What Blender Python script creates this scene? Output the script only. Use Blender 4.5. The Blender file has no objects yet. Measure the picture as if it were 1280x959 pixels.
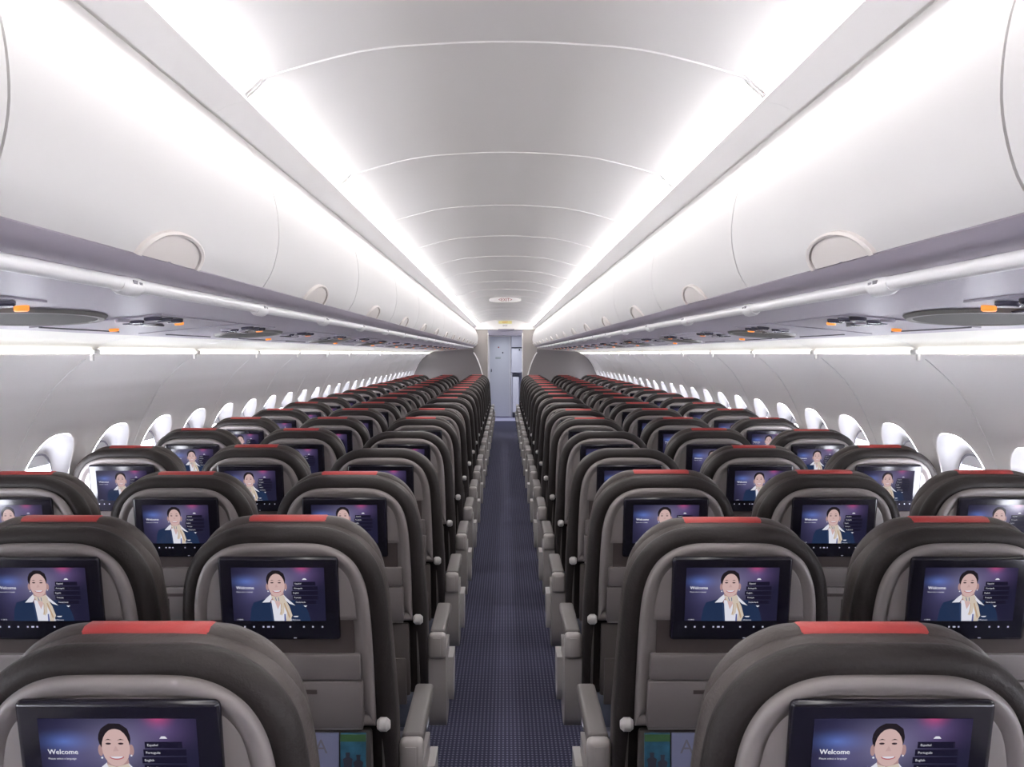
import bpy, bmesh, math, random
from mathutils import Vector
random.seed(4)
sc = bpy.context.scene
COL = sc.collection
H = 1.55                                   # eye height above the cabin floor

# ------------------------------------------------------------------ camera
cam = bpy.data.cameras.new('camera'); cam_o = bpy.data.objects.new('camera', cam); COL.objects.link(cam_o)
cam_o.location = (0, 0, H); cam_o.rotation_euler = (math.pi/2, 0, 0)
cam.sensor_width = 36.0; cam.lens = 1142/1280*36
cam.shift_x = 8.5/1280; cam.shift_y = -37.5/1280
cam.clip_start = .02; cam.clip_end = 200
sc.camera = cam_o

# ------------------------------------------------------------------ world, exposure
w = bpy.data.worlds.new('world'); sc.world = w; w.use_nodes = True
bg = w.node_tree.nodes['Background']; bg.inputs[0].default_value = (.90, .92, 1, 1); bg.inputs[1].default_value = 16.0
sc.view_settings.view_transform = 'Standard'; sc.view_settings.look = 'None'
sc.view_settings.exposure = 1.1; sc.view_settings.gamma = 1.0; sc.view_settings.use_curve_mapping = False
sc.cycles.use_denoising = True
sc.cycles.max_bounces = 10; sc.cycles.diffuse_bounces = 7; sc.cycles.transparent_max_bounces = 8
sc.cycles.sample_clamp_indirect = 6
CEIL_LIGHT = 9.0          # radiance of the ceiling light lenses
WALL_LIGHT = 3.2          # radiance of the light line on top of the sidewall

# ------------------------------------------------------------------ helpers
def mat(name, col, rough=.5, metal=0, spec=.5, bump=0, bscale=80, var=0, vscale=6, coat=0, emit=None, estr=0):
    m = bpy.data.materials.new(name); m.use_nodes = True
    nt = m.node_tree; b = nt.nodes['Principled BSDF']
    b.inputs['Base Color'].default_value = (*col, 1); b.inputs['Roughness'].default_value = rough
    b.inputs['Metallic'].default_value = metal; b.inputs['Specular IOR Level'].default_value = spec
    b.inputs['Coat Weight'].default_value = coat
    if emit: b.inputs['Emission Color'].default_value = (*emit, 1); b.inputs['Emission Strength'].default_value = estr
    tc = nt.nodes.new('ShaderNodeTexCoord')
    if var:
        n = nt.nodes.new('ShaderNodeTexNoise'); n.inputs['Scale'].default_value = vscale; n.inputs['Detail'].default_value = 3
        r = nt.nodes.new('ShaderNodeMapRange'); r.inputs[3].default_value = 1-var; r.inputs[4].default_value = 1+var
        mx = nt.nodes.new('ShaderNodeMix'); mx.data_type = 'RGBA'; mx.blend_type = 'MULTIPLY'; mx.inputs[0].default_value = 1
        mx.inputs[6].default_value = (*col, 1)
        nt.links.new(tc.outputs['Object'], n.inputs['Vector']); nt.links.new(n.outputs[0], r.inputs[0])
        nt.links.new(r.outputs[0], mx.inputs[7]); nt.links.new(mx.outputs[2], b.inputs['Base Color'])
    if bump:
        n2 = nt.nodes.new('ShaderNodeTexNoise'); n2.inputs['Scale'].default_value = bscale; n2.inputs['Detail'].default_value = 2
        bp = nt.nodes.new('ShaderNodeBump'); bp.inputs['Strength'].default_value = bump; bp.inputs['Distance'].default_value = .01
        nt.links.new(tc.outputs['Object'], n2.inputs['Vector']); nt.links.new(n2.outputs[0], bp.inputs['Height'])
        nt.links.new(bp.outputs[0], b.inputs['Normal'])
    return m
def emis(name, col, s):
    m = bpy.data.materials.new(name); m.use_nodes = True; nt = m.node_tree
    nt.nodes.remove(nt.nodes['Principled BSDF']); e = nt.nodes.new('ShaderNodeEmission')
    e.inputs[0].default_value = (*col, 1); e.inputs[1].default_value = s
    nt.links.new(e.outputs[0], nt.nodes['Material Output'].inputs[0]); return m
def mesh(name, V, F, mats, smooth=True, mi=None, angle=35):
    me = bpy.data.meshes.new(name); me.from_pydata([tuple(v) for v in V], [], F)
    for m in (mats if isinstance(mats, list) else [mats]): me.materials.append(m)
    if mi: me.polygons.foreach_set('material_index', mi)
    me.validate()
    bm = bmesh.new(); bm.from_mesh(me); bmesh.ops.recalc_face_normals(bm, faces=bm.faces); bm.to_mesh(me); bm.free()
    if smooth:
        me.polygons.foreach_set('use_smooth', [True]*len(me.polygons)); me.set_sharp_from_angle(angle=math.radians(angle))
    me.update(); return me
def add(name, me, parent=None, loc=(0, 0, 0), rz=0):
    o = bpy.data.objects.new(name, me); COL.objects.link(o); o.location = loc; o.rotation_euler = (0, 0, rz); o.parent = parent
    return o
def empty(name, loc=(0, 0, 0)): return add(name, None, None, loc)
def tag(o, label, cat, group=None):
    o['label'] = label; o['category'] = cat
    if group: o['group'] = group
    return o
def struct(o): o['kind'] = 'structure'; return o
class MB:
    def __init__(s): s.V = []; s.F = []; s.M = []
    def add(s, V, F, m=0):
        k = len(s.V); s.V += [tuple(v) for v in V]; s.F += [tuple(i+k for i in f) for f in F]; s.M += [m]*len(F); return s
    def loft(s, rings, closed=True, caps=(True, True), m=0):
        n = len(rings[0]); V = [p for r in rings for p in r]; F = []
        for i in range(len(rings)-1):
            for j in range(n if closed else n-1):
                a = i*n+j; b = i*n+(j+1) % n; F.append((a, b, b+n, a+n))
        if caps[0]: F.append(tuple(range(n)))
        if caps[1]: F.append(tuple(range(len(V)-n, len(V))))
        return s.add(V, F, m)
    def box(s, c, d, bev=.004, m=0, seg=2):
        bm = bmesh.new(); bmesh.ops.create_cube(bm, size=1)
        for v in bm.verts: v.co = Vector((v.co.x*d[0], v.co.y*d[1], v.co.z*d[2]))
        if bev: bmesh.ops.bevel(bm, geom=bm.edges[:], offset=bev, segments=seg, profile=.5, affect='EDGES')
        for v in bm.verts: v.co += Vector(c)
        bm.verts.index_update(); s.add([v.co[:] for v in bm.verts], [tuple(v.index for v in f.verts) for f in bm.faces], m); bm.free(); return s
    def tube(s, pts, r, n=10, m=0):
        pts = [Vector(p) for p in pts]; rings = []
        for i, p in enumerate(pts):
            t = (pts[min(i+1, len(pts)-1)]-pts[max(i-1, 0)]).normalized()
            u = t.cross(Vector((0, 0, 1))); u = (u if u.length > .01 else Vector((1, 0, 0))).normalized(); v = t.cross(u)
            rr = r[i] if isinstance(r, (list, tuple)) else r
            rings.append([p+u*math.cos(a)*rr+v*math.sin(a)*rr for a in [2*math.pi*k/n for k in range(n)]])
        return s.loft(rings, m=m)
    def map(s, f): s.V = [tuple(f(*v)) for v in s.V]; return s
    def build(s, name, mats, smooth=True, angle=35): return mesh(name, s.V, s.F, mats, smooth, s.M, angle)
def catmull(P, sub=6):
    P = [Vector(p) for p in P]; out = []
    for i in range(len(P)-1):
        p0 = P[max(i-1, 0)]; p1 = P[i]; p2 = P[i+1]; p3 = P[min(i+2, len(P)-1)]
        for k in range(sub):
            t = k/sub; out.append(.5*((2*p1)+(p2-p0)*t+(2*p0-5*p1+4*p2-p3)*t*t+(3*p1-p0-3*p2+p3)*t**3))
    out.append(P[-1]); return out
def offset2(P, d):                        # inset a closed 2-D loop (left-bottom, over the top, right-bottom)
    n = len(P); out = []
    for i in range(n):
        t = (P[(i+1) % n]-P[i-1]); t = t.normalized() if t.length > 1e-9 else Vector((1, 0))
        out.append(P[i]+Vector((t.y, -t.x))*d)
    return out
ORD = ['first', 'second', 'third', 'fourth', 'fifth', 'sixth', 'seventh', 'eighth', 'ninth', 'tenth', 'eleventh', 'twelfth', 'thirteenth',
       'fourteenth', 'fifteenth', 'sixteenth', 'seventeenth', 'eighteenth', 'nineteenth', 'twentieth', 'twenty-first', 'twenty-second', 'twenty-third', 'twenty-fourth']
SIDE = {-1: 'port', 1: 'starboard'}

# ------------------------------------------------------------------ materials
WHITE = mat('ceiling_white', (.90, .885, .885), .45, bump=.02, bscale=300)
BINW = mat('bin_white', (.66, .642, .637), .6, spec=.3)
CORN = mat('cornice_white', (.82, .805, .805), .45)
LAV = mat('valance_lavender', (.44, .40, .465), .38)
LAVD = mat('service_panel_lavender', (.43, .40, .465), .4)
RAIL = mat('rail_white', (.82, .81, .82), .3)
WALLM = mat('sidewall_grey_white', (.88, .85, .845), .5, bump=.03, bscale=400)
COVE = mat('cove_cream', (.86, .84, .79), .5)
REV = mat('window_reveal', (.78, .77, .80), .4)
SHADE = mat('window_shade', (.80, .80, .84), .5)
DARKP = mat('dark_grille', (.075, .07, .065), .6, bump=.2, bscale=500)
DARKL = mat('dark_lens', (.06, .055, .09), .25)
RIMG = mat('grille_rim', (.22, .21, .20), .5)
BEIGE = mat('latch_beige', (.74, .69, .66), .45)
SHELL = mat('seat_shell_grey', (.225, .199, .196), .42, bump=.03, bscale=500)
TRAY = mat('tray_grey', (.18, .159, .157), .45, bump=.03, bscale=500)
LEATH = mat('seat_leather_charcoal', (.024, .0195, .019), .55, spec=.25, bump=.12, bscale=160, var=.18, vscale=14)
HEADL = mat('headrest_leather', (.064, .053, .050), .5, spec=.35, bump=.12, bscale=160, var=.15, vscale=14)
RECES_SHADE = mat('recess_shade_brown', (.065, .05, .048), .6)  # dark brown carries the shade of the recess and slot
RED = mat('headrest_red', (.42, .045, .042), .5, bump=.1, bscale=200, var=.1, vscale=30)
CUSH = mat('cushion_blue_grey', (.075, .085, .12), .6, bump=.1, bscale=200)
POCK = mat('pocket_brown', (.10, .085, .08), .6, bump=.1, bscale=250)
ARMP = mat('arm_pad_grey', (.13, .117, .113), .45, bump=.05, bscale=300)
ARMC = mat('arm_cap_grey', (.33, .305, .295), .4)
KNOB = mat('hinge_grey', (.48, .46, .45), .35)
STEEL = mat('leg_metal', (.42, .43, .50), .3, metal=.8)
BEZ = mat('bezel_black', (.010, .009, .016), .18)
DIVG = mat('divider_grey', (.175, .158, .157), .55, bump=.05, bscale=300)
FWALL = mat('bulkhead_grey', (.36, .33, .315), .5)
TRIMW = mat('trim_white', (.82, .80, .79), .4)
HEADR = mat('header_slate', (.25, .24, .31), .45)
DOORG = mat('lavatory_door_grey', (.56, .57, .62), .4)
GALW = mat('galley_white', (.84, .84, .92), .35)
GALD = mat('galley_dark', (.04, .04, .06), .4)
SIGNW = mat('sign_white', (.85, .84, .85), .4)
SIGNR = mat('sign_red', (.30, .015, .025), .5)
SIGNY = mat('sign_yellow', (.85, .78, .35), .5)
SIGNO = mat('sign_orange', (.80, .30, .06), .5)
MARK = mat('print_grey', (.16, .15, .18), .5)
ORANGE = mat('call_light_orange', (.9, .30, .04), .4, emit=(1, .30, .05), estr=.4)
LENS = emis('ceiling_light_lens', (1, .975, .955), CEIL_LIGHT)
WLENS = emis('sidewall_light_line', (1, .975, .92), WALL_LIGHT)

carpet = mat('carpet_navy', (.03, .03, .05), .9)
def carpet_nodes():
    nt = carpet.node_tree; b = nt.nodes['Principled BSDF']; b.inputs['Specular IOR Level'].default_value = .15
    tc = nt.nodes.new('ShaderNodeTexCoord'); mp = nt.nodes.new('ShaderNodeMapping'); mp.inputs['Scale'].default_value = (62, 48, 1)
    fr = nt.nodes.new('ShaderNodeVectorMath'); fr.operation = 'FRACTION'
    sb = nt.nodes.new('ShaderNodeVectorMath'); sb.operation = 'SUBTRACT'; sb.inputs[1].default_value = (.5, .5, 0)
    ml = nt.nodes.new('ShaderNodeVectorMath'); ml.operation = 'MULTIPLY'; ml.inputs[1].default_value = (1, 1, 0)
    ln = nt.nodes.new('ShaderNodeVectorMath'); ln.operation = 'LENGTH'
    cr = nt.nodes.new('ShaderNodeMapRange'); cr.inputs[1].default_value = .20; cr.inputs[2].default_value = .32; cr.inputs[3].default_value = 1; cr.inputs[4].default_value = 0
    mx = nt.nodes.new('ShaderNodeMix'); mx.data_type = 'RGBA'
    mx.inputs[6].default_value = (.036, .036, .066, 1); mx.inputs[7].default_value = (.14, .135, .20, 1)
    L = nt.links.new
    L(tc.outputs['Object'], mp.inputs[0]); L(mp.outputs[0], fr.inputs[0]); L(fr.outputs[0], sb.inputs[0]); L(sb.outputs[0], ml.inputs[0])
    L(ml.outputs[0], ln.inputs[0]); L(ln.outputs['Value'], cr.inputs[0]); L(cr.outputs[0], mx.inputs[0]); L(mx.outputs[2], b.inputs['Base Color'])
carpet_nodes()

glass = bpy.data.materials.new('window_glass'); glass.use_nodes = True
_nt = glass.node_tree; _nt.nodes.remove(_nt.nodes['Principled BSDF'])
_t = _nt.nodes.new('ShaderNodeBsdfTransparent'); _g = _nt.nodes.new('ShaderNodeBsdfGlossy'); _g.inputs['Roughness'].default_value = .05
_x = _nt.nodes.new('ShaderNodeMixShader'); _x.inputs[0].default_value = .06
_nt.links.new(_t.outputs[0], _x.inputs[1]); _nt.links.new(_g.outputs[0], _x.inputs[2]); _nt.links.new(_x.outputs[0], _nt.nodes['Material Output'].inputs[0])

# ------------------------------------------------------------------ cabin cross-section (x outward, z above eye height)
Y0, Y1 = -1.6, 18.0          # passenger cabin
YE = 22.7                    # end of the entry area
WALLP = [(1.465, -.005), (1.50, -.03), (1.55, -.075), (1.60, -.125), (1.65, -.20), (1.70, -.30), (1.748, -.42), (1.80, -.60), (1.825, -.80), (1.82, -1.05), (1.80, -1.3), (1.74, -1.55)]
def wall_x(z):                # z above eye
    for (x0, z0), (x1, z1) in zip(WALLP, WALLP[1:]):
        if z <= z0 and z >= z1: return x0+(x1-x0)*(z-z0)/(z1-z0)
    return WALLP[0][0] if z > WALLP[0][1] else WALLP[-1][0]
ARCH = [tuple(v) for v in catmull([(-.553, .568), (-.50, .592), (-.309, .643), (-.15, .659), (0, .664), (.15, .659), (.309, .643), (.50, .592), (.553, .568)], 4)]
def strip_profile(P, y0, y1, th=.012, up=Vector((0, 0, 1))):
    """a profile in (x, z) given thickness and extruded along y, as a closed loft"""
    P = [Vector((p[0], p[1])) for p in P]; n = len(P); Q = []
    for i in range(n):
        t = (P[min(i+1, n-1)]-P[max(i-1, 0)]).normalized(); Q.append(P[i]+Vector((-t.y, t.x))*th)
    loop = P+Q[::-1]
    return [[(p.x, y, H+p.y) for p in loop] for y in (y0, y1)]

# floor
floor = struct(add('floor', MB().box((0, (Y0+21.0)/2, -.03), (3.5, 21.0-Y0, .06), 0).build('floor', carpet, False)))
struct(add('floor_entry', MB().box((0, (21.0+YE)/2, -.03), (3.5, YE-21.0, .06), 0).build('floor_entry', mat('entry_vinyl', (.55, .54, .72), .4), False)))
# unseen skin over the bins, added to keep sky light out; end walls
skin = [(1.50, -.03), (1.62, .2), (1.45, .5), (1.1, .78), (.6, .93), (0, .97), (-.6, .93), (-1.1, .78), (-1.45, .5), (-1.62, .2), (-1.50, -.03)]
struct(add('ceiling_light_shield', MB().loft(strip_profile(skin[::-1], Y0, YE, .03)).build('ceiling_light_shield', CORN)))
struct(add('wall_rear', MB().box((0, Y0-.03, 1.25), (3.8, .06, 2.6), 0).build('wall_rear', FWALL, False)))
struct(add('wall_end', MB().box((0, YE+.03, 1.25), (3.8, .06, 2.6), 0).build('wall_end', GALW, False)))

# ceiling panels, joints follow the photo: first seam 1.946 m ahead, then every 1.067 m
ceiling = struct(empty('ceiling'))
PB = 1.067; c0 = 1.946-4*PB
cp_mesh = MB().loft(strip_profile(ARCH, .003, PB-.003, .012)).build('ceiling_panel', WHITE)
bead = MB().loft([[(p[0]*1.0, y, H+p[1]+dz) for p in ARCH] for y, dz in ((-.007, 0), (-.005, -.003), (.005, -.003), (.007, 0))], closed=False, caps=(False, False)).build('panel_seam', WHITE)
cor_mesh = {}
for s in (-1, 1):
    P = [(s*.552, .5475), (s*.595, .535), (s*.622, .520)]
    cor_mesh[s] = MB().loft(strip_profile(P if s < 0 else P[::-1], .0004, PB-.0004, .008)).build('cornice_panel', CORN)
len_mesh = {}
for s in (-1, 1):
    P = [(s*.551, .549), (s*.532, .567), (s*.512, .586)]
    len_mesh[s] = MB().loft(strip_profile(P if s < 0 else P[::-1], .018, PB-.018, .004)).build('lens', LENS)
cap_mesh = {}
for s in (-1, 1):
    P = [(s*.553, .5475), (s*.532, .566), (s*.511, .587)]
    cap_mesh[s] = MB().loft(strip_profile(P if s < 0 else P[::-1], 0, .014, .005)).build('lens_end_frame', WHITE)
n_ceil = int((Y1-c0)/PB)+1
for k in range(n_ceil):
    y = c0+k*PB
    if y > Y1-.2: break
    add('ceiling_panel', cp_mesh, ceiling, (0, y, 0)); add('panel_seam', bead, ceiling, (0, y, 0))
    for s in (-1, 1):
        add('cornice_panel', cor_mesh[s], ceiling, (0, y, 0))
        L = empty('ceiling_light', (0, y, 0))
        idx = n_ceil-1-k
        tag(L, f'glowing white ceiling light strip, {SIDE[s]} edge, {ORD[min(idx, 23)]} panel back from the bulkhead', 'light', 'ceiling light strips')
        add('lens', len_mesh[s], L); add('end_frame', cap_mesh[s], L, (0, .003, 0)); add('end_frame', cap_mesh[s], L, (0, PB-.017, 0))

# ------------------------------------------------------------------ sidewalls, windows, light line
WIN_C, WIN_A, WIN_B = -.55, .185, .24         # reveal centre (above eye), half width, half height
CELL = PB/2
def sup(a, b, n, e=2.7, ph=0):
    out = []
    for k in range(n):
        t = 2*math.pi*k/n+ph; c, s_ = math.cos(t), math.sin(t)
        r = (abs(c/a)**e+abs(s_/b)**e)**(-1/e); out.append((r*c, r*s_))
    return out
def wall_panel(s):
    b = MB(); hw, hh = CELL/2, .30
    zt, zb = WIN_C+hh, WIN_C-hh
    ca = math.atan2(hh, hw)
    angs = sorted([2*math.pi*k/48 for k in range(48)]+[ca, math.pi-ca, math.pi+ca, 2*math.pi-ca])
    for yc in (CELL/2, CELL*1.5):
        rings = []
        for f in (0, .06, .25, .5, .75, 1):
            lip = -.006 if f == .06 else 0; ring = []
            for t in angs:
                c, q = math.cos(t), math.sin(t)
                ri = (abs(c/WIN_A)**2.7+abs(q/WIN_B)**2.7)**(-1/2.7); ro = min(hw/max(abs(c), 1e-6), hh/max(abs(q), 1e-6))
                rr = ri+(ro-ri)*f; z = WIN_C+rr*q
                ring.append((s*(wall_x(z)+lip), yc+rr*c, H+z))
            rings.append(ring)
        b.loft(rings, caps=(False, False))
    for za, zc in ((WALLP[0][1], zt), (zb, WALLP[-1][1])):
        n = 14; rings = []
        for i in range(n+1):
            z = za+(zc-za)*i/n; rings.append([(s*wall_x(z), y, H+z) for y in (0, PB/2, PB)])
        b.loft(rings, closed=False, caps=(False, False))
    return b.build('sidewall_panel', WALLM, angle=60)
def reveal(s):
    N = 48; A = sup(WIN_A, WIN_B, N); Bp = sup(.125, .178, N); C = sup(.112, .165, N); rings = []
    xp = wall_x(WIN_C)-.002
    for f, ring in ((0, A), (.5, None), (1, Bp)):
        R = []
        for i in range(N):
            a, c = A[i], Bp[i]; u = a[0]+(c[0]-a[0])*f; v = a[1]+(c[1]-a[1])*f
            xa = wall_x(WIN_C+a[1]); x = xa+(xp-xa)*(f**1.3)
            if f == 0: x -= .004
            R.append((s*x, u, H+WIN_C+v))
        rings.append(R)
    rings.append([(s*(xp+.004), u, H+WIN_C+v) for u, v in C]); rings.append([(s*(xp+.02), u, H+WIN_C+v) for u, v in C])
    return MB().loft(rings, caps=(False, False)).build('reveal', REV, angle=50), xp
wall_mesh = {s: wall_panel(s) for s in (-1, 1)}
rev_mesh = {}; pane_mesh = {}; shade_mesh = {}; frame_mesh = {}
for s in (-1, 1):
    rev_mesh[s], xp = reveal(s)
    C = sup(.114, .167, 40); pane_mesh[s] = MB().loft([[(s*(xp+.009), u, H+WIN_C+v) for u, v in C], [(s*(xp+.012), u, H+WIN_C+v) for u, v in C]]).build('pane', glass, False)
    Cs = [(u, max(v, .115)) for u, v in sup(.1135, .1665, 40)]
    shade_mesh[s] = MB().loft([[(s*(xp+.0055), u, H+WIN_C+v) for u, v in Cs], [(s*(xp+.008), u, H+WIN_C+v) for u, v in Cs]]).build('window_shade', SHADE, False)
    D = sup(.106, .158, 40); E = sup(.113, .166, 40)
    frame_mesh[s] = MB().loft([[(s*(xp+.002), u, H+WIN_C+v) for u, v in D], [(s*(xp+.002), u, H+WIN_C+v) for u, v in E], [(s*(xp+.005), u, H+WIN_C+v) for u, v in E], [(s*(xp+.005), u, H+WIN_C+v) for u, v in D], [(s*(xp+.002), u, H+WIN_C+v) for u, v in D]], caps=(False, False)).build('pane_gasket', mat('gasket_grey', (.35, .35, .42), .5), False)
COVP = [(1.462, .012), (1.448, .028), (1.42, .044), (1.37, .056), (1.30, .064), (1.20, .072), (1.10, .085)]
cove_mesh = {}; line_mesh = {}; rib_mesh = {}; brk_mesh = {}
for s in (-1, 1):
    P = [(s*x, z) for x, z in COVP]
    cove_mesh[s] = MB().loft(strip_profile(P if s > 0 else P[::-1], .002, PB-.002, .006)).build('cove_panel', COVE)
    rib_mesh[s] = MB().tube([(s*(x-.001), 0, H+z-.003) for x, z in COVP[:5]], .004, 6).build('cove_rib', CORN)
    line_mesh[s] = MB().box((s*1.455, PB/2-.025, H+.006), (.016, PB-.022, .013), .003).build('light_line', WLENS)
    brk_mesh[s] = MB().box((s*1.449, .0, H+.006), (.02, .05, .018), .006).box((s*1.46, .0, H-.012), (.012, .016, .03), .004).build('joint_bracket', CORN)
seam_mesh = {s: MB().tube([(s*(wall_x(z)-.0005), 0, H+z) for z in [-.02-.05*i for i in range(30)]], .0022, 6).build('wall_seam', CORN) for s in (-1, 1)}
wn = 0
walls = {s: struct(empty('wall_left' if s < 0 else 'wall_right')) for s in (-1, 1)}
w0 = 3.23-4*PB
nw = int((17.4-w0)/PB)+1
for s in (-1, 1):
    for k in range(-1, nw):
        y = w0+k*PB
        add('sidewall_panel', wall_mesh[s], walls[s], (0, y, 0)); add('panel_seam', seam_mesh[s], walls[s], (0, y, 0)); add('cove_panel', cove_mesh[s], walls[s], (0, y, 0))
        add('cove_rib', rib_mesh[s], walls[s], (0, y, 0)); add('joint_bracket', brk_mesh[s], walls[s], (0, y, 0))
        L = add('sidewall_light', line_mesh[s], None, (0, y+.025, 0))
        tag(L, f'thin bright light line on {SIDE[s]} sidewall, {ORD[min(nw-1-k, 23)]} wall panel back from divider', 'light', 'sidewall light lines')
        for yc in (CELL/2, CELL*1.5):
            wn += 1; W = struct(empty(f'window_{wn}', (0, y+yc, 0)))
            add('reveal', rev_mesh[s], W); add('pane', pane_mesh[s], W); add('window_shade', shade_mesh[s], W); add('pane_gasket', frame_mesh[s], W)
    yb = w0+nw*PB
    b = MB(); rings = []
    for i in range(20):
        z = -.005-1.545*i/19; rings.append([(s*wall_x(z), yy, H+z) for yy in (yb, YE)])
    add('wall_front_section', b.loft(rings, closed=False, caps=(False, False)).build('wall_front_section', WALLM), walls[s])

# ------------------------------------------------------------------ overhead bins, valance, rail, service units
BINP = [tuple(v) for v in catmull([(.70, .565), (.63, .515), (.578, .445), (.545, .365), (.535, .275), (.549, .20), (.573, .156)], 5)]
VALP = [tuple(v) for v in catmull([(.573, .154), (.592, .1385), (.612, .130), (.632, .125)], 4)]+[(.645, .1125), (.80, .099), (.95, .0845), (1.10, .0705), (1.215, .0592), (1.222, .066), (1.222, .09)]
BP = 1.175; b0 = .985-2*BP
def side(P, s): return [(s*x, z) for x, z in P]
def loft_prof(P, s, y0, y1, th): 
    Q = side(P, s); return MB().loft(strip_profile(Q[::-1] if s < 0 else Q, y0, y1, th))
def bin_point(t, s):                       # t: 0 at the lower lip, measured upward along the bin face
    P = BINP[::-1]; acc = 0
    for a, c in zip(P, P[1:]):
        d = math.hypot(c[0]-a[0], c[1]-a[1])
        if acc+d >= t:
            f = (t-acc)/d; x = a[0]+(c[0]-a[0])*f; z = a[1]+(c[1]-a[1])*f
            n = Vector((-(c[1]-a[1]), (c[0]-a[0]))).normalized()
            if n.x > 0: n = -n
            return x, z, n
        acc += d
    return P[-1][0], P[-1][1], Vector((-1, 0))
def latch(s, which):
    b = MB(); n = 20
    def pt(y, t, off): x, z, nn = bin_point(max(t, 0), s); return (s*(x+nn.x*off), y, H+z+nn.y*off)
    def shape(f, k): a = math.pi*k/n; return (-.145*f*math.cos(a), .056*f*math.sin(a)**.8)
    if which == 'plate':
        rings = [[pt(*shape(f, k), .003) for k in range(n+1)] for f in (.05, .4, .7, .86)]
        b.loft(rings, closed=False, caps=(False, False))
    else:
        rings = [[pt(*shape(f, k), o) for k in range(n+1)] for f, o in ((.86, .002), (.87, .007), (.93, .009), (.99, .006), (1.0, .0))]
        b.loft(rings, closed=False, caps=(False, False))
    return b
bin_meshes = {}
for s in (-1, 1):
    bin_meshes[s] = (loft_prof(BINP, s, .003, BP-.003, .014).build('bin_door', BINW),
                     loft_prof([(x+.03 if i < 20 else x+.03, z+.012) for i, (x, z) in enumerate(BINP)], s, 0, BP, .01).build('bin_body', BINW),
                     latch(s, 'rim').build('latch_rim', BEIGE), latch(s, 'plate').build('latch_plate', BEIGE))
nb = int((Y1-b0)/BP)
for s in (-1, 1):
    for k in range(nb+1):
        y = b0+k*BP
        B = empty('overhead_bin', (0, y, 0))
        tag(B, f'closed white overhead bin on the {SIDE[s]} side, {ORD[min(nb-k, 23)]} bin back from the bulkhead', 'overhead bin', 'overhead bins')
        d, bo, lr, lp = bin_meshes[s]
        dd = add('door', d, B); add('body', bo, B)
        la = add('latch', lr, B, (0, BP/2-.02, 0)); add('latch_plate', lp, la)
    yend = b0+(nb+1)*BP
    T = struct(add('trim_1' if s < 0 else 'trim_2', loft_prof(VALP, s, Y0, min(yend, 18.0), .006).build('valance', LAV)))
    T['label'] = f'lavender valance under the {SIDE[s]} overhead bins'
    R = add('rail', MB().tube([(s*.633, Y0, H+.1165), (s*.633, 17.95, H+.1165)], .0125, 12).build('rail', RAIL), T)

PITCH = .822; R0 = 1.20; NR = 19
def slope_z(x): return .0990-(x-.80)*.0967
def disc(b, s, x, y, rx, ry, z0, z1, n=20, m=0, dome=0):
    r = []
    for (f, zz) in ((1, z0), (1, z1), (.85, z1-dome)): r.append([(s*(x+rx*f*math.cos(2*math.pi*k/n)), y+ry*f*math.sin(2*math.pi*k/n), H+slope_z(x+rx*f*math.cos(2*math.pi*k/n))+zz) for k in range(n)])
    b.loft(r, m=m)
psu = {}
for s in (-1, 1):
    b = MB()
    def plate(x0, x1, y0, y1, zz=-.004):
        b.add([(s*x, y, H+slope_z(x)+z) for z in (.0, zz) for x, y in ((x0, y0), (x1, y0), (x1, y1), (x0, y1))], [(0, 1, 2, 3), (4, 5, 6, 7), (0, 1, 5, 4), (1, 2, 6, 5), (2, 3, 7, 6), (3, 0, 4, 7)])
    plate(.83, 1.15, .02, .455); pan = b.build('panel', LAVD, False); b = MB(); plate(.83, 1.15, .185, .80); pan2 = b.build('panel', LAVD, False)
    lights = [MB(), MB(), MB()]
    for i in range(3): disc(lights[i], s, .865, .22+.075*i, .020, .026, -.003, -.010, dome=.003)
    noz = [MB(), MB(), MB()]
    for i in range(3): disc(noz[i], s, .93, .20+.085*i, .017, .022, -.003, -.008, dome=.003)
    ob = MB(); disc(ob, s, .90, .50, .012, .017, -.001, -.009, dome=.002)
    ob2 = MB(); disc(ob2, s, 1.08, .50, .012, .017, -.001, -.009, dome=.002)
    sg = MB().box((s*.965, .42, H+slope_z(.965)-.006), (.05, .16, .005), .002)
    sl = MB().box((s*1.12, .40, H+slope_z(1.12)-.005), (.004, .45, .004), 0)
    gr = MB(); disc(gr, s, 1.0, .0, .105,   .24, -.002, -.007, 40, dome=.001)
    rim = MB()
    rr = []
    for f, zz in ((.93, -.007), (.95, -.009), (1.04, -.009), (1.09, -.001)): rr.append([(s*(1.0+.105*f*math.cos(a)), .24*f*math.sin(a), H+slope_z(1.0+.105*f*math.cos(a))+zz) for a in [2*math.pi*k/40 for k in range(40)]])
    rim.loft(rr, caps=(False, False))
    psu[s] = dict(pan=pan, pan2=pan2, lights=[l.build('reading_light', DARKL) for l in lights], noz=[l.build('air_nozzle', DARKL if i == 1 else LAVD) for i, l in enumerate(noz)],
                  ob=ob.build('call_light', ORANGE), ob2=ob2.build('call_light_outer', ORANGE), sg=sg.build('sign_plate', DARKL), sl=sl.build('panel_seam', MARK, False), gr=gr.build('grille', DARKP), rim=rim.build('grille_rim', RIMG))
mk = {s: (MB().tube([(s*.634, -.04, H+.115), (s*.634, -.02, H+.114), (s*.634, .03, H+.114), (s*.634, .045, H+.115)], [.014, .018, .018, .0135], 12).build('marker_body', RAIL),
          MB().box((s*.618, -.005, H+.118), (.003, .018, .008), 0).box((s*.618, .018, H+.117), (.003, .012, .006), 0).build('marker_print', MARK, False)) for s in (-1, 1)}
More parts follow.
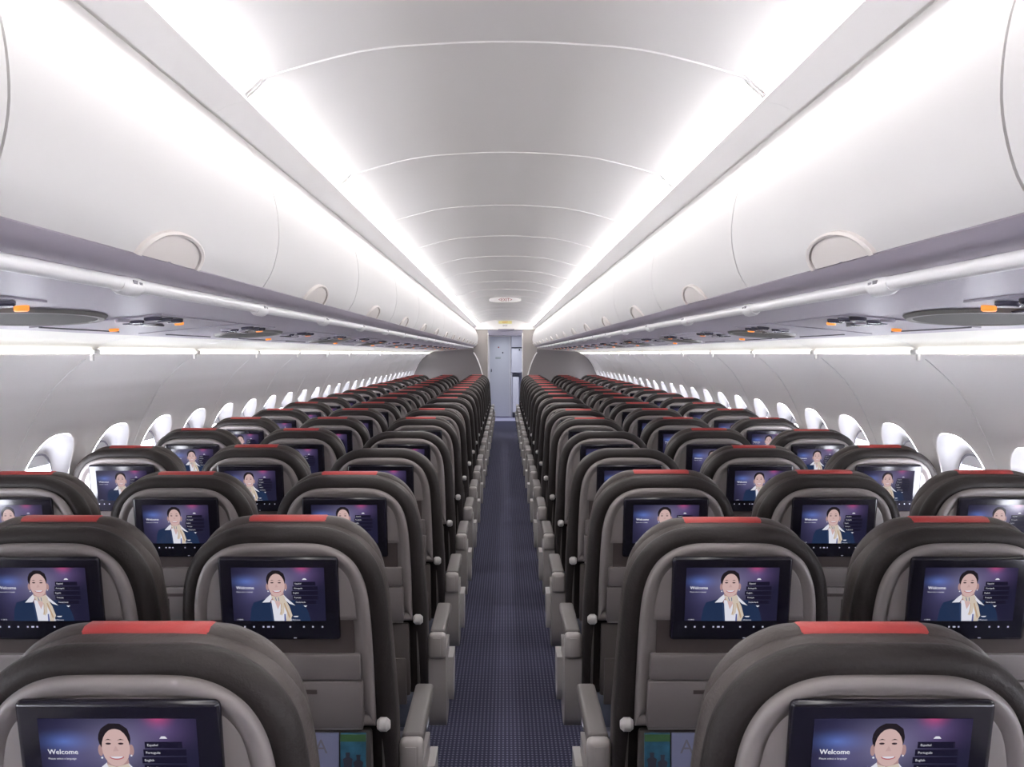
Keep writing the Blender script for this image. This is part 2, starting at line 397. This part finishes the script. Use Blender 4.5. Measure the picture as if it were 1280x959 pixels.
for s in (-1, 1):
    for k in range(-1, NR):
        y = R0+k*PITCH
        rw = ORD[min(max(NR-1-k, 0), 23)]
        if y+.8 < 17.2:
            U = empty('passenger_service_unit', (0, y, 0)); d = psu[s]
            tag(U, f'lavender service panel with reading lights above {SIDE[s]} seats, {rw} row back from the divider', 'service panel', 'passenger service units')
            add('panel', d['pan'] if k % 2 == 0 else d['pan2'], U); add('panel_seam', d['sl'], U); add('sign_plate', d['sg'], U); add('call_light', d['ob'], U)
            for m in d['lights']: add('reading_light', m, U)
            for m in d['noz']: add('air_nozzle', m, U)
            if k % 2 == 1: add('call_light', d['ob2'], U)
            if k % 2 == 0:
                G = add('speaker_grille', d['gr'], U, (0, .73, 0)); add('rim', d['rim'], G)
        M = empty('row_marker', (0, y+.33, 0)); add('body', mk[s][0], M); add('print', mk[s][1], M)
        tag(M, f'small white row marker on the {SIDE[s]} bin rail, {rw} row back from the divider', 'row marker', 'row markers on the rail')

# ------------------------------------------------------------------ seats
def LEAN(x, y, z): return (x, y-(z-1.02)*.20, z)
def outline(half, zb):
    h = catmull(half, 6); right = [Vector((p.x, p.y)) for p in h]
    right.append(Vector((right[-1].x, zb)))
    left = [Vector((-p.x, p.y)) for p in right[::-1]]
    return left+right[1:]
def rings_of(P, prof, lean=True): return [[(q.x, y, q.y) for q in offset2(P, ins)] for ins, y in prof]
cov = outline([(0, 1.166), (.05, 1.166), (.095, 1.164), (.135, 1.152), (.175, 1.126), (.206, 1.086), (.223, 1.04), (.231, .98), (.236, .90), (.246, .72)], .44)
shl = outline([(0, 1.134), (.05, 1.134), (.09, 1.131), (.128, 1.118), (.160, 1.092), (.180, 1.055), (.191, 1.01), (.196, .95), (.199, .85), (.200, .74)], .70)
hdr = outline([(0, 1.174), (.05, 1.174), (.098, 1.173), (.13, 1.165), (.166, 1.143), (.197, 1.105), (.213, 1.06), (.218, 1.0), (.216, .95)], .90)
M_cover = MB().loft(rings_of(cov, [(.06, .03), (.035, .006), (.018, .004), (.004, .018), (0, .035), (.003, .052), (.010, .060), (.006, .068), (.001, .085), (.004, .105), (.02, .125), (.06, .135)])).map(LEAN)
nc = len(cov); M_cover.M = [0 if i//nc < 5 else 1 for i in range(len(M_cover.F)-2)]+[0, 1]; M_cover = M_cover.build('back_cover', [LEATH, HEADL], angle=70)
M_shell = MB().loft(rings_of(shl, [(0, .03), (0, .0), (.004, -.008), (.011, -.011), (.019, -.008), (.026, -.001)])).map(LEAN).build('back_shell', SHELL, angle=50)
M_head = MB().loft(rings_of(hdr, [(.05, .085), (.02, .080), (.006, .086), (0, .098), (0, .118), (.006, .132), (.03, .150), (.06, .160)])).map(LEAN).build('headrest', HEADL, angle=70)
red_path = [(.0845, 1.166), (.088, 1.1705), (.098, 1.1755), (.108, 1.176), (.118, 1.1755), (.131, 1.170)]
M_red = MB().loft([[(x, y, z-(.002 if abs(x) > .086 else 0)) for y, z in red_path] for x in (-.088, -.085, -.04, 0, .04, .085, .088)], closed=False, caps=(False, False)).map(LEAN).build('red_strip', RED, angle=60)
M_upper = MB().loft(rings_of(outline([(0, 1.106), (.05, 1.106), (.09, 1.102), (.125, 1.085), (.150, 1.055), (.162, 1.01), (.166, .97)], .957), [(.002, .0), (0, -.004), (.004, -.006)])).map(LEAN).build('upper_panel', SHELL, angle=40)
M_recess_shade = MB().box((0, -.002, .917), (.318, .006, .082), .001).map(LEAN).build('shell_recess_shade', RECES_SHADE, False)  # slightly raised dark plate, the recess's shade put into its colour
M_latchp = MB().box((0, -.008, .849), (.345, .022, .062), .005).map(LEAN).build('tray_latch_panel', TRAY)
M_tray = MB().box((0, -.009, .759), (.352, .026, .114), .005).map(LEAN).build('tray_table', TRAY)
M_slot = MB().box((0, -.0225, .792), (.15, .003, .010), .001).map(LEAN).build('tray_slot', RECES_SHADE, False)
M_edge = MB().box((0, -.010, .698), (.345, .008, .006), .002).map(LEAN).build('tray_edge_bar', ARMC)
def hinge(sx): return MB().tube([(sx*.205, -.004, .705), (sx*.212, -.004, .705), (sx*.226, -.004, .705), (sx*.234, -.004, .705)], [.011, .017, .017, .010], 14).map(LEAN).build('hinge', KNOB)
def tarm(sx): return MB().box((sx*.216, .016, .57), (.008, .018, .27), .003).map(LEAN).build('tray_arm', ARMP)
M_hinge = {a: hinge(a) for a in (-1, 1)}; M_tarm = {a: tarm(a) for a in (-1, 1)}
M_pocket = MB().box((0, .010, .565), (.38, .024, .25), .008).map(LEAN).build('literature_pocket', POCK)
M_pfront = MB().box((0, -.022, .50), (.36, .012, .16), .005).map(LEAN).build('pocket_front', POCK)
M_cush = MB().box((0, .36, .395), (.455, .50, .13), .035, seg=3).build('seat_cushion', CUSH)
M_base = MB().box((0, .34, .315), (.46, .40, .035), .008).box((0, .14, .30), (.46, .04, .05), .008).build('seat_base', STEEL)
def leg(sx): return MB().tube([(sx*.16, .20, .30), (sx*.16, .14, .012)], .016, 10).tube([(sx*.16, .48, .30), (sx*.16, .44, .012)], .016, 10).box((sx*.16, .29, .008), (.035, .42, .016), .004).build('leg', STEEL)
M_leg = {a: leg(a) for a in (-1, 1)}
# arm rests
def arm_aisle(a):                          # a: sign of the side the aisle is on (local x)
    x = a*.273
    pad = MB().box((x, .345, .618), (.052, .34, .036), .010, seg=3).build('arm_pad', ARMP)
    cap = MB().box((x, .155, .592), (.058, .045, .082), .014, seg=3).box((x, .131, .592), (.026, .004, .06), .001).build('end_cap', ARMC)
    prof = [(.0, .60), (.0, .50), (.006, .44), (.02, .38), (.045, .345), (.10, .335), (.17, .35), (.20, .40), (.205, .50), (.20, .60)]
    sh = MB().loft([[(x+dx, .145+py*1.0, pz-.03) for py, pz in prof] for dx in (-.028, -.024, .024, .028)])
    shm = sh.build('side_shroud', ARMC, angle=50)
    wing = MB().loft([[(x+a*dx, .22+py, pz) for py, pz in ((0, .50), (0, .40), (.03, .35), (.09, .33), (.14, .36), (.15, .50))] for dx in (-.032, -.038, -.046)])
    wing.V = [(2*x-v[0] if False else v[0], v[1], v[2]) for v in wing.V]
    return pad, cap, shm
def arm_inner(a):
    x = a*.245
    return (MB().box((x, .345, .618), (.034, .34, .036), .010, seg=3).build('arm_pad_inner', ARMP), MB().box((x, .16, .600), (.034, .05, .06), .012, seg=3).build('end_cap_inner', ARMC))
M_arm = {a: arm_aisle(a) for a in (-1, 1)}; M_ain = {a: arm_inner(a) for a in (-1, 1)}
def wing(a): return MB().loft([[(a*(.273+dx), .27+py, pz) for py, pz in ((0, .515), (-.01, .44), (.0, .39), (.03, .36), (.08, .37), (.11, .43), (.115, .515))] for dx in (.026, .042, .046)]).build('side_wing', KNOB, angle=50)
M_wing = {a: wing(a) for a in (-1, 1)}

# monitor with its picture
M_bezel = MB().box((0, -.012, 1.011), (.262, .018, .192), .008, seg=3).map(LEAN).build('monitor', BEZ)
SCR = {}
def smat(name, c, e=.37):
    m = mat('screen_'+name, (0, 0, 0), .15, emit=c, estr=e); SCR[name] = m; return m
def screen_bg():
    m = mat('screen_background', (0, 0, 0), .15); nt = m.node_tree; b = nt.nodes['Principled BSDF']; L = nt.links.new
    uv = nt.nodes.new('ShaderNodeTexCoord')
    def blob(cx, cz, rx, rz, col, prev):
        mp = nt.nodes.new('ShaderNodeMapping'); mp.vector_type = 'POINT'
        mp.inputs['Location'].default_value = (-cx/rx, 0, -cz/rz); mp.inputs['Scale'].default_value = (1/rx, 0, 1/rz)
        g = nt.nodes.new('ShaderNodeTexGradient'); g.gradient_type = 'QUADRATIC_SPHERE'
        mx = nt.nodes.new('ShaderNodeMix'); mx.data_type = 'RGBA'; mx.blend_type = 'ADD'
        L(uv.outputs['Object'], mp.inputs[0]); L(mp.outputs[0], g.inputs[0]); L(g.outputs[0], mx.inputs[0])
        if prev is None: mx.inputs[6].default_value = (.014, .013, .035, 1)
        else: L(prev, mx.inputs[6])
        mx.inputs[7].default_value = (*col, 1); return mx.outputs[2]
    o = None
    for cx, cz, rx, rz, col in ((-.002, 1.045, .085, .075, (.20, .185, .31)), (-.07, 1.052, .055, .022, (.05, .11, .34)), (.052, 1.086, .028, .022, (.40, .01, .06)),
                                (-.06, 1.03, .07, .09, (.06, .055, .13)), (.055, 1.07, .07, .05, (.10, .06, .16)), (-.01, .97, .10, .04, (.05, .045, .11))):
        o = blob(cx, cz, rx, rz, col, o)
    L(o, b.inputs['Emission Color']); b.inputs['Emission Strength'].default_value = .47
    return m
SB = screen_bg()
for n_, c in (('hair', (.02, .015, .02)), ('skin', (.72, .50, .48)), ('skin_dark', (.48, .30, .30)), ('skin_mid', (.63, .42, .41)), ('white', (.85, .85, .95)), ('navy', (.018, .035, .09)), ('navy_light', (.035, .06, .14)), ('scarf', (.72, .62, .52)), ('tan', (.55, .38, .25)), ('blue', (.12, .14, .35)), ('lips', (.5, .12, .15)), ('eye', (.05, .03, .04)), ('line', (.03, .03, .06)), ('row', (.012, .010, .028))): smat(n_, c)
SNAMES = ['bg']+list(SCR.keys()); SMATS = [SB]+list(SCR.values())
def text_mesh(txt, size, mname=None):
    cu = bpy.data.curves.new('txt', 'FONT'); cu.body = txt; cu.size = size; cu.resolution_u = 2; cu.align_x = 'LEFT'; cu.offset = .0
    o = bpy.data.objects.new('txt', cu); COL.objects.link(o)
    dg = bpy.context.evaluated_depsgraph_get(); me = o.evaluated_get(dg).to_mesh()
    V = [v.co[:] for v in me.vertices]; F = [tuple(p.vertices) for p in me.polygons]
    o.evaluated_get(dg).to_mesh_clear(); bpy.data.objects.remove(o); bpy.data.curves.remove(cu)
    return V, F
def build_screen():
    b = MB(); y0 = -.0215
    def uv(x, y): return ((x-215)/860*.203-.1015, 1.084-(y-122)/523*.123)     # from a close crop of one screen
    def poly(pts, m, layer):
        P = [uv(*p) for p in pts]; b.add([(x, y0-.0002*layer, z) for x, z in P], [tuple(range(len(P)))], SNAMES.index(m))
    def ell(cx, cy, rx, ry, m, layer, a0=0, a1=360, n=22): poly([(cx+rx*math.cos(math.radians(a0+(a1-a0)*k/n)), cy+ry*math.sin(math.radians(a0+(a1-a0)*k/n))) for k in range(n)], m, layer)
    def txt(t, x, y, size, m, layer=3):
        V, F = text_mesh(t, size); X, Z = uv(x, y); b.add([(X+v[0], y0-.0002*layer, Z+v[1]) for v in V], F, SNAMES.index(m))
    poly([(215, 122), (1075, 122), (1075, 645), (215, 645)], 'bg', 0)
    poly([(575, 360), (690, 360), (700, 470), (640, 540), (570, 470)], 'skin_dark', 1)
    poly([(575, 440), (700, 440), (760, 645), (590, 645)], 'white', 2)
    poly([(600, 430), (680, 430), (632, 530)], 'skin', 3)
    poly([(368, 645), (385, 520), (410, 462), (520, 428), (575, 470), (592, 645)], 'navy', 3)
    poly([(700, 440), (800, 440), (880, 480), (915, 560), (935, 645), (745, 645), (752, 520)], 'navy', 2)
    poly([(560, 480), (578, 470), (594, 645), (580, 645)], 'navy_light', 4)
    poly([(490, 463), (540, 410), (572, 382), (582, 420), (560, 460)], 'white', 4)
    poly([(690, 385), (720, 420), (796, 492), (745, 475), (705, 440)], 'white', 4)
    ell(545, 308, 14, 34, 'skin_dark', 4); ell(712, 308, 14, 34, 'skin_dark', 4)
    ell(624, 240, 88, 92, 'hair', 4); ell(629, 292, 76, 112, 'skin', 5)
    poly([(553, 270), (556, 215), (585, 188), (630, 180), (675, 190), (702, 220), (706, 270), (712, 230), (700, 180), (660, 150), (600, 148), (555, 180), (540, 240)], 'hair', 6)
    for ex in (590, 658):
        ell(ex, 268, 15, 6, 'eye', 6); poly([(ex-20, 248), (ex, 240), (ex+20, 247), (ex, 246)], 'hair', 6)
    poly([(626, 285), (632, 285), (644, 312), (612, 314)], 'skin_mid', 6)
    ell(630, 345, 40, 19, 'lips', 6, 0, 180); ell(630, 344, 34, 13, 'white', 7, 0, 180)
    ell(550, 352, 6, 6, 'white', 6); ell(710, 340, 5, 5, 'white', 6)
    poly([(572, 392), (625, 408), (690, 388), (708, 425), (660, 455), (600, 445)], 'scarf', 5)
    poly([(655, 450), (705, 430), (740, 500), (765, 590), (740, 645), (702, 645), (715, 560), (690, 500)], 'scarf', 5)
    poly([(655, 450), (695, 470), (690, 560), (668, 590), (645, 580), (668, 520)], 'scarf', 6)
    for p in ([(690, 470), (700, 465), (745, 600), (735, 620)], [(662, 470), (668, 470), (662, 575), (655, 575)]): poly(p, 'tan', 7)
    for p in ([(610, 410), (616, 410), (630, 445), (622, 446)], [(690, 575), (702, 575), (705, 645), (688, 645)], [(640, 412), (646, 412), (650, 446), (644, 448)]): poly(p, 'blue', 7)
    txt('Welcome', 255, 332, .0098, 'white'); txt('Welcome', 257, 332, .0098, 'white', 4); txt('Please select a language', 255, 364, .0038, 'white')
    txt('11:58:02', 247, 638, .0040, 'white')
    poly([(770, 596), (822, 594), (812, 606), (786, 606)], 'white', 6); txt('Welcome', 762, 640, .0044, 'white', 6)
    for i, (t, x) in enumerate((('Español', 800), ('Português', 790), ('English', 780), ('Français', 790), ('Nederlands', 802))):
        yy = 283+45.5*i
        poly([(x-14, yy-24), (1010 if i in (1, 2, 3) else 990, yy-24), (1010 if i in (1, 2, 3) else 990, yy+14), (x-14, yy+14)], 'row', 2)
        poly([(x-14, yy+16), (1010, yy+16), (1010, yy+19), (x-14, yy+19)], 'line', 3)
        txt(t, x, yy, .0046, 'white', 7)
    poly([(868, 240), (912, 240), (900, 226), (880, 226)], 'white', 3); poly([(872, 492), (908, 492), (890, 508)], 'white', 7)
    b.map(LEAN); return b.build('screen', SMATS, False)
M_screen = build_screen()
# the screen background uses object coordinates before the lean; it is nearly upright, so x and z still serve
ib = MB()
for x in (-.098, -.078, -.058, -.037, -.026, -.016, .022, .052, .072, .093):
    wd = .0035 if x not in (-.026,) else .006; ib.box((x, -.0215, .947), (wd, .0006, .0032), 0)
ib.box((.032, -.0215, .921), (.006, .0006, .0015), 0)
M_icons = ib.map(LEAN).build('touch_icons', mat('icon_grey', (.5, .5, .55), .4, emit=(.5, .5, .6), estr=.25), False)

SX = (.496, 1.016, 1.527); COLN = ('aisle', 'middle', 'window')
MAGA = mat('magazine_blue', (.20, .21, .33), .4); MAGB = mat('magazine_cover', (.03, .11, .18), .4, var=.9, vscale=30); MAGC = mat('magazine_green', (.05, .12, .045), .4)
def seat(side_, ci, k):
    x = side_*SX[ci]; a = -side_                      # the aisle lies towards -side_
    S = empty('airline_seat', (x, R0+k*PITCH, 0))
    low = ci == 0 and k in (3, 4, 7)
    tag(S, f'grey shell airline seat with seatback screen, {SIDE[side_]} {COLN[ci]} column, {ORD[NR-1-k]} row back from the divider', 'airline seat', 'economy seats in rows')
    add('back_cover', M_cover, S); add('back_shell', M_shell, S)
    h = add('headrest', M_head, S, (0, 0, -.04 if low else random.uniform(-.004, .003))); add('red_strip', M_red, h)['label'] = 'red strip on headrest top'
    add('upper_panel', M_upper, S); add('shell_recess_shade', M_recess_shade, S); add('tray_latch_panel', M_latchp, S)
    t = add('tray_table', M_tray, S); add('tray_slot', M_slot, t); add('tray_edge_bar', M_edge, t)
    for q in (-1, 1): add('hinge', M_hinge[q], S); add('tray_arm', M_tarm[q], S); add('leg', M_leg[q], S)
    p = add('literature_pocket', M_pocket, S); add('pocket_front', M_pfront, p)
    add('seat_cushion', M_cush, S); add('seat_base', M_base, S)
    m = add('monitor', M_bezel, S); add('screen', M_screen, m)['label'] = 'lit screen showing a smiling presenter in navy jacket'; add('touch_icons', M_icons, m)
    if ci == 0:
        r = add('armrest', M_arm[a][0], S); add('end_cap', M_arm[a][1], r); add('side_shroud', M_arm[a][2], r); add('side_wing', M_wing[a], r)
    else:
        r = add('armrest', M_ain[a][0], S); add('end_cap', M_ain[a][1], r)
    if ci == 0 and k == 1:
        c = tag(add('safety_card', MB().box((x+a*.082, R0+k*PITCH+.048, .606), (.075, .003, .17), .001).build('safety_card', MAGA, False)), f'pale blue safety card in pocket of {SIDE[side_]} aisle seat, {ORD[NR-1-k]} row back from divider', 'card', 'safety cards')
        V, F = text_mesh('A', .045); add('print', mesh('card_letter', [(v[0]+x+a*.082-.018, R0+k*PITCH+.046, v[1]+.645) for v in V], F, MARK, False), c)
        g = tag(add('magazine', MB().box((x+a*.152, R0+k*PITCH+.048, .60), (.058, .006, .18), .001).build('magazine', MAGB, False)), f'colourful magazine in pocket of {SIDE[side_]} aisle seat, {ORD[NR-1-k]} row back from divider', 'magazine', 'seat pocket magazines')
        add('cover_band', MB().box((x+a*.152, R0+k*PITCH+.0445, .68), (.058, .001, .016), 0).build('cover_band', MAGC, False), g)
        for dx, dz, hh in ((-.012, .61, .075), (.012, .60, .085)):
            fx = x+a*.152+dx; yy = R0+k*PITCH+.0440
            pts = [(-.010, -hh/2), (.010, -hh/2), (.009, hh*.15), (.011, hh*.3), (.004, hh*.36), (.005, hh*.5), (-.005, hh*.5), (-.004, hh*.36), (-.011, hh*.3), (-.009, hh*.15)]
            add('cover_print', mesh('cover_print', [(fx+p, yy, dz+q) for p, q in pts], [tuple(range(10))], GALD, False), g)
    return S
for k in range(NR):
    for s in (-1, 1):
        for ci in range(3): seat(s, ci, k)

# ------------------------------------------------------------------ divider, bulkhead, entry
for s in (-1, 1):
    D = empty('class_divider', (0, 17.25, 0))
    edge = [tuple(v) for v in catmull([(.60, .02), (.565, -.03), (.50, -.17), (.44, -.36), (.41, -.50), (.40, -.8), (.40, -1.2), (.40, -1.549)], 5)]
    outer = [(wall_x(z)-.014, z) for z in [-.03-.076*i for i in range(20)]]+[(wall_x(-1.549)-.014, -1.549)]
    loop = [(.60, .085), (1.20, .040), (1.36, .032), (1.42, .01)]+outer+edge[::-1]
    b = MB(); b.loft([[(s*x, y, H+z) for x, z in loop] for y in (0, .05)])
    add('panel', b.build('divider_panel', DIVG, False), D)
    add('edge_trim', MB().tube([(s*x, .0, H+z) for x, z in edge], .010, 8).build('edge_trim', TRIMW), D)
    tag(D, f'dark grey class divider with curved white edge, {SIDE[s]} side of the aisle', 'divider', 'class dividers')
wf = struct(empty('wall_front'))
for s in (-1, 1):
    add('bulkhead_panel', MB().box((s*1.06, Y1+.02, 1.02), (1.44, .04, 2.04), 0).build('bulkhead_panel', FWALL, False), wf)
    add('opening_trim', MB().box((s*.338, Y1-.005, .98), (.016, .03, 1.96), .003).build('opening_trim', TRIMW), wf)
add('header', MB().box((0, Y1+.02, 1.955), (.68, .05, .11), .006).box((.02, Y1-.01, 2.018), (.32, .05, .03), .006).build('header', HEADR), wf)
add('upper_fascia', MB().box((0, Y1+.03, 2.22), (3.0, .04, .40), 0).build('upper_fascia', WHITE, False), wf)
add('fascia_trim', MB().box((0, Y1-.01, 2.03), (1.32, .03, .022), .004).build('fascia_trim', TRIMW), wf)

def sign_text(t, size, m, parent, cx, y, z):
    V, F = text_mesh(t, size); w_ = max(v[0] for v in V)
    return add('lettering', mesh('lettering', [(v[0]-w_/2+cx, y, z+v[1]) for v in V], F, m, False), parent)
E = empty('exit_sign', (0, 10.6, 0)); tag(E, 'white oval exit sign with red lettering hanging under the ceiling', 'sign')
add('plate', MB().loft([[(f*.185*math.copysign(abs(math.cos(a))**.6, math.cos(a)), y, H+.622+f*.033*math.copysign(abs(math.sin(a))**.8, math.sin(a))) for a in [2*math.pi*k/32 for k in range(32)]] for f, y in ((.9, -.018), (1, -.008), (1, .06))]).build('plate', SIGNW, angle=50), E)
sign_text('<EXIT>', .050, SIGNR, E, 0, -.0195, H+.607)
E2 = empty('entry_exit_sign', (0, Y1, 0)); tag(E2, 'pale yellow exit sign on the white fascia above the bulkhead opening', 'sign')
add('plate', MB().box((0, -.0, 2.165), (.26, .02, .055), .004).build('plate2', SIGNY), E2)
sign_text('EXIT', .050, SIGNO, E2, 0, -.0115, 2.148); sign_text('EXIT', .045, MARK, E2, 0, .0085, 2.085)  # lower grey EXIT paints the sign's reflection onto the fascia

DR = empty('lavatory_door', (-.13, 22.1, 0)); tag(DR, 'pale grey lavatory door panel at the far end of the aisle', 'door')
add('door_panel', MB().box((0, .02, .99), (.49, .04, 1.93), .006).build('door_panel', DOORG), DR)
add('frame', MB().box((-.255, .02, .99), (.02, .06, 1.96), .003).box((.255, .02, .99), (.02, .06, 1.96), .003).box((0, .02, 1.975), (.53, .06, .03), .003).build('door_frame', TRIMW), DR)
add('handle', MB().box((-.205, -.012, 1.14), (.022, .03, .07), .006).build('door_handle', GALD), DR)
add('indicator', MB().box((-.03, -.004, 1.70), (.03, .01, .03), .004).build('door_indicator', SIGNR), DR)
add('coat_hook', MB().box((.07, -.012, 1.57), (.03, .03, .035), .006).build('coat_hook', GALD), DR)
add('placard', MB().box((-.04, -.003, 1.445), (.13, .006, .05), .002).build('placard', mat('placard_grey', (.40, .43, .44), .5)), DR)
GU = empty('galley_unit', (.325, 22.1, 0)); tag(GU, 'white galley cabinet beside the far lavatory door', 'cabinet')
add('carcass', MB().box((0, .30, 1.53), (.36, .5, .90), .004).box((.165, .30, .55), (.03, .5, 1.08), .003).box((-.165, .30, .55), (.02, .5, 1.08), .003).build('carcass', GALW), GU)
add('upper_door', MB().box((0, .035, 1.84), (.34, .03, .27), .005).build('upper_door', GALW), GU)
add('shelf_gap', MB().box((0, .035, 1.69), (.34, .02, .022), .0).build('shelf_gap', GALD, False), GU)
add('lower_door', MB().box((0, .035, 1.38), (.34, .03, .58), .005).build('lower_door', GALW), GU)
for dx, dz in ((.02, 1.64), (.12, 1.36)): add('latch', MB().box((dx, .012, dz), (.03, .02, .035), .004).build('galley_latch', GALD), GU)
TR = empty('galley_trolley', (.255, 22.05, 0)); tag(TR, 'narrow white galley trolley with dark top latch under the cabinet', 'trolley')
add('body', MB().box((0, .30, .56), (.15, .5, .86), .006).build('trolley_body', GALW), TR)
add('top', MB().box((0, .30, 1.02), (.16, .52, .05), .006).build('trolley_top', GALD), TR)
add('base', MB().box((0, .30, .06), (.15, .5, .12), .006).build('trolley_base', GALD), TR)
struct(add('ceiling_entry', MB().box((0, 20.4, 2.06), (3.0, 4.6, .04), 0).build('ceiling_entry', WHITE, False)))
la = bpy.data.lights.new('entry_fill', 'AREA'); la.shape = 'RECTANGLE'; la.size = .8; la.size_y = 2.5; la.energy = 15; la.color = (.88, .92, 1)  # unseen fill light added so the far door and galley are lit
lo = bpy.data.objects.new('entry_fill', la); COL.objects.link(lo); lo.location = (0, 20.3, 2.03)
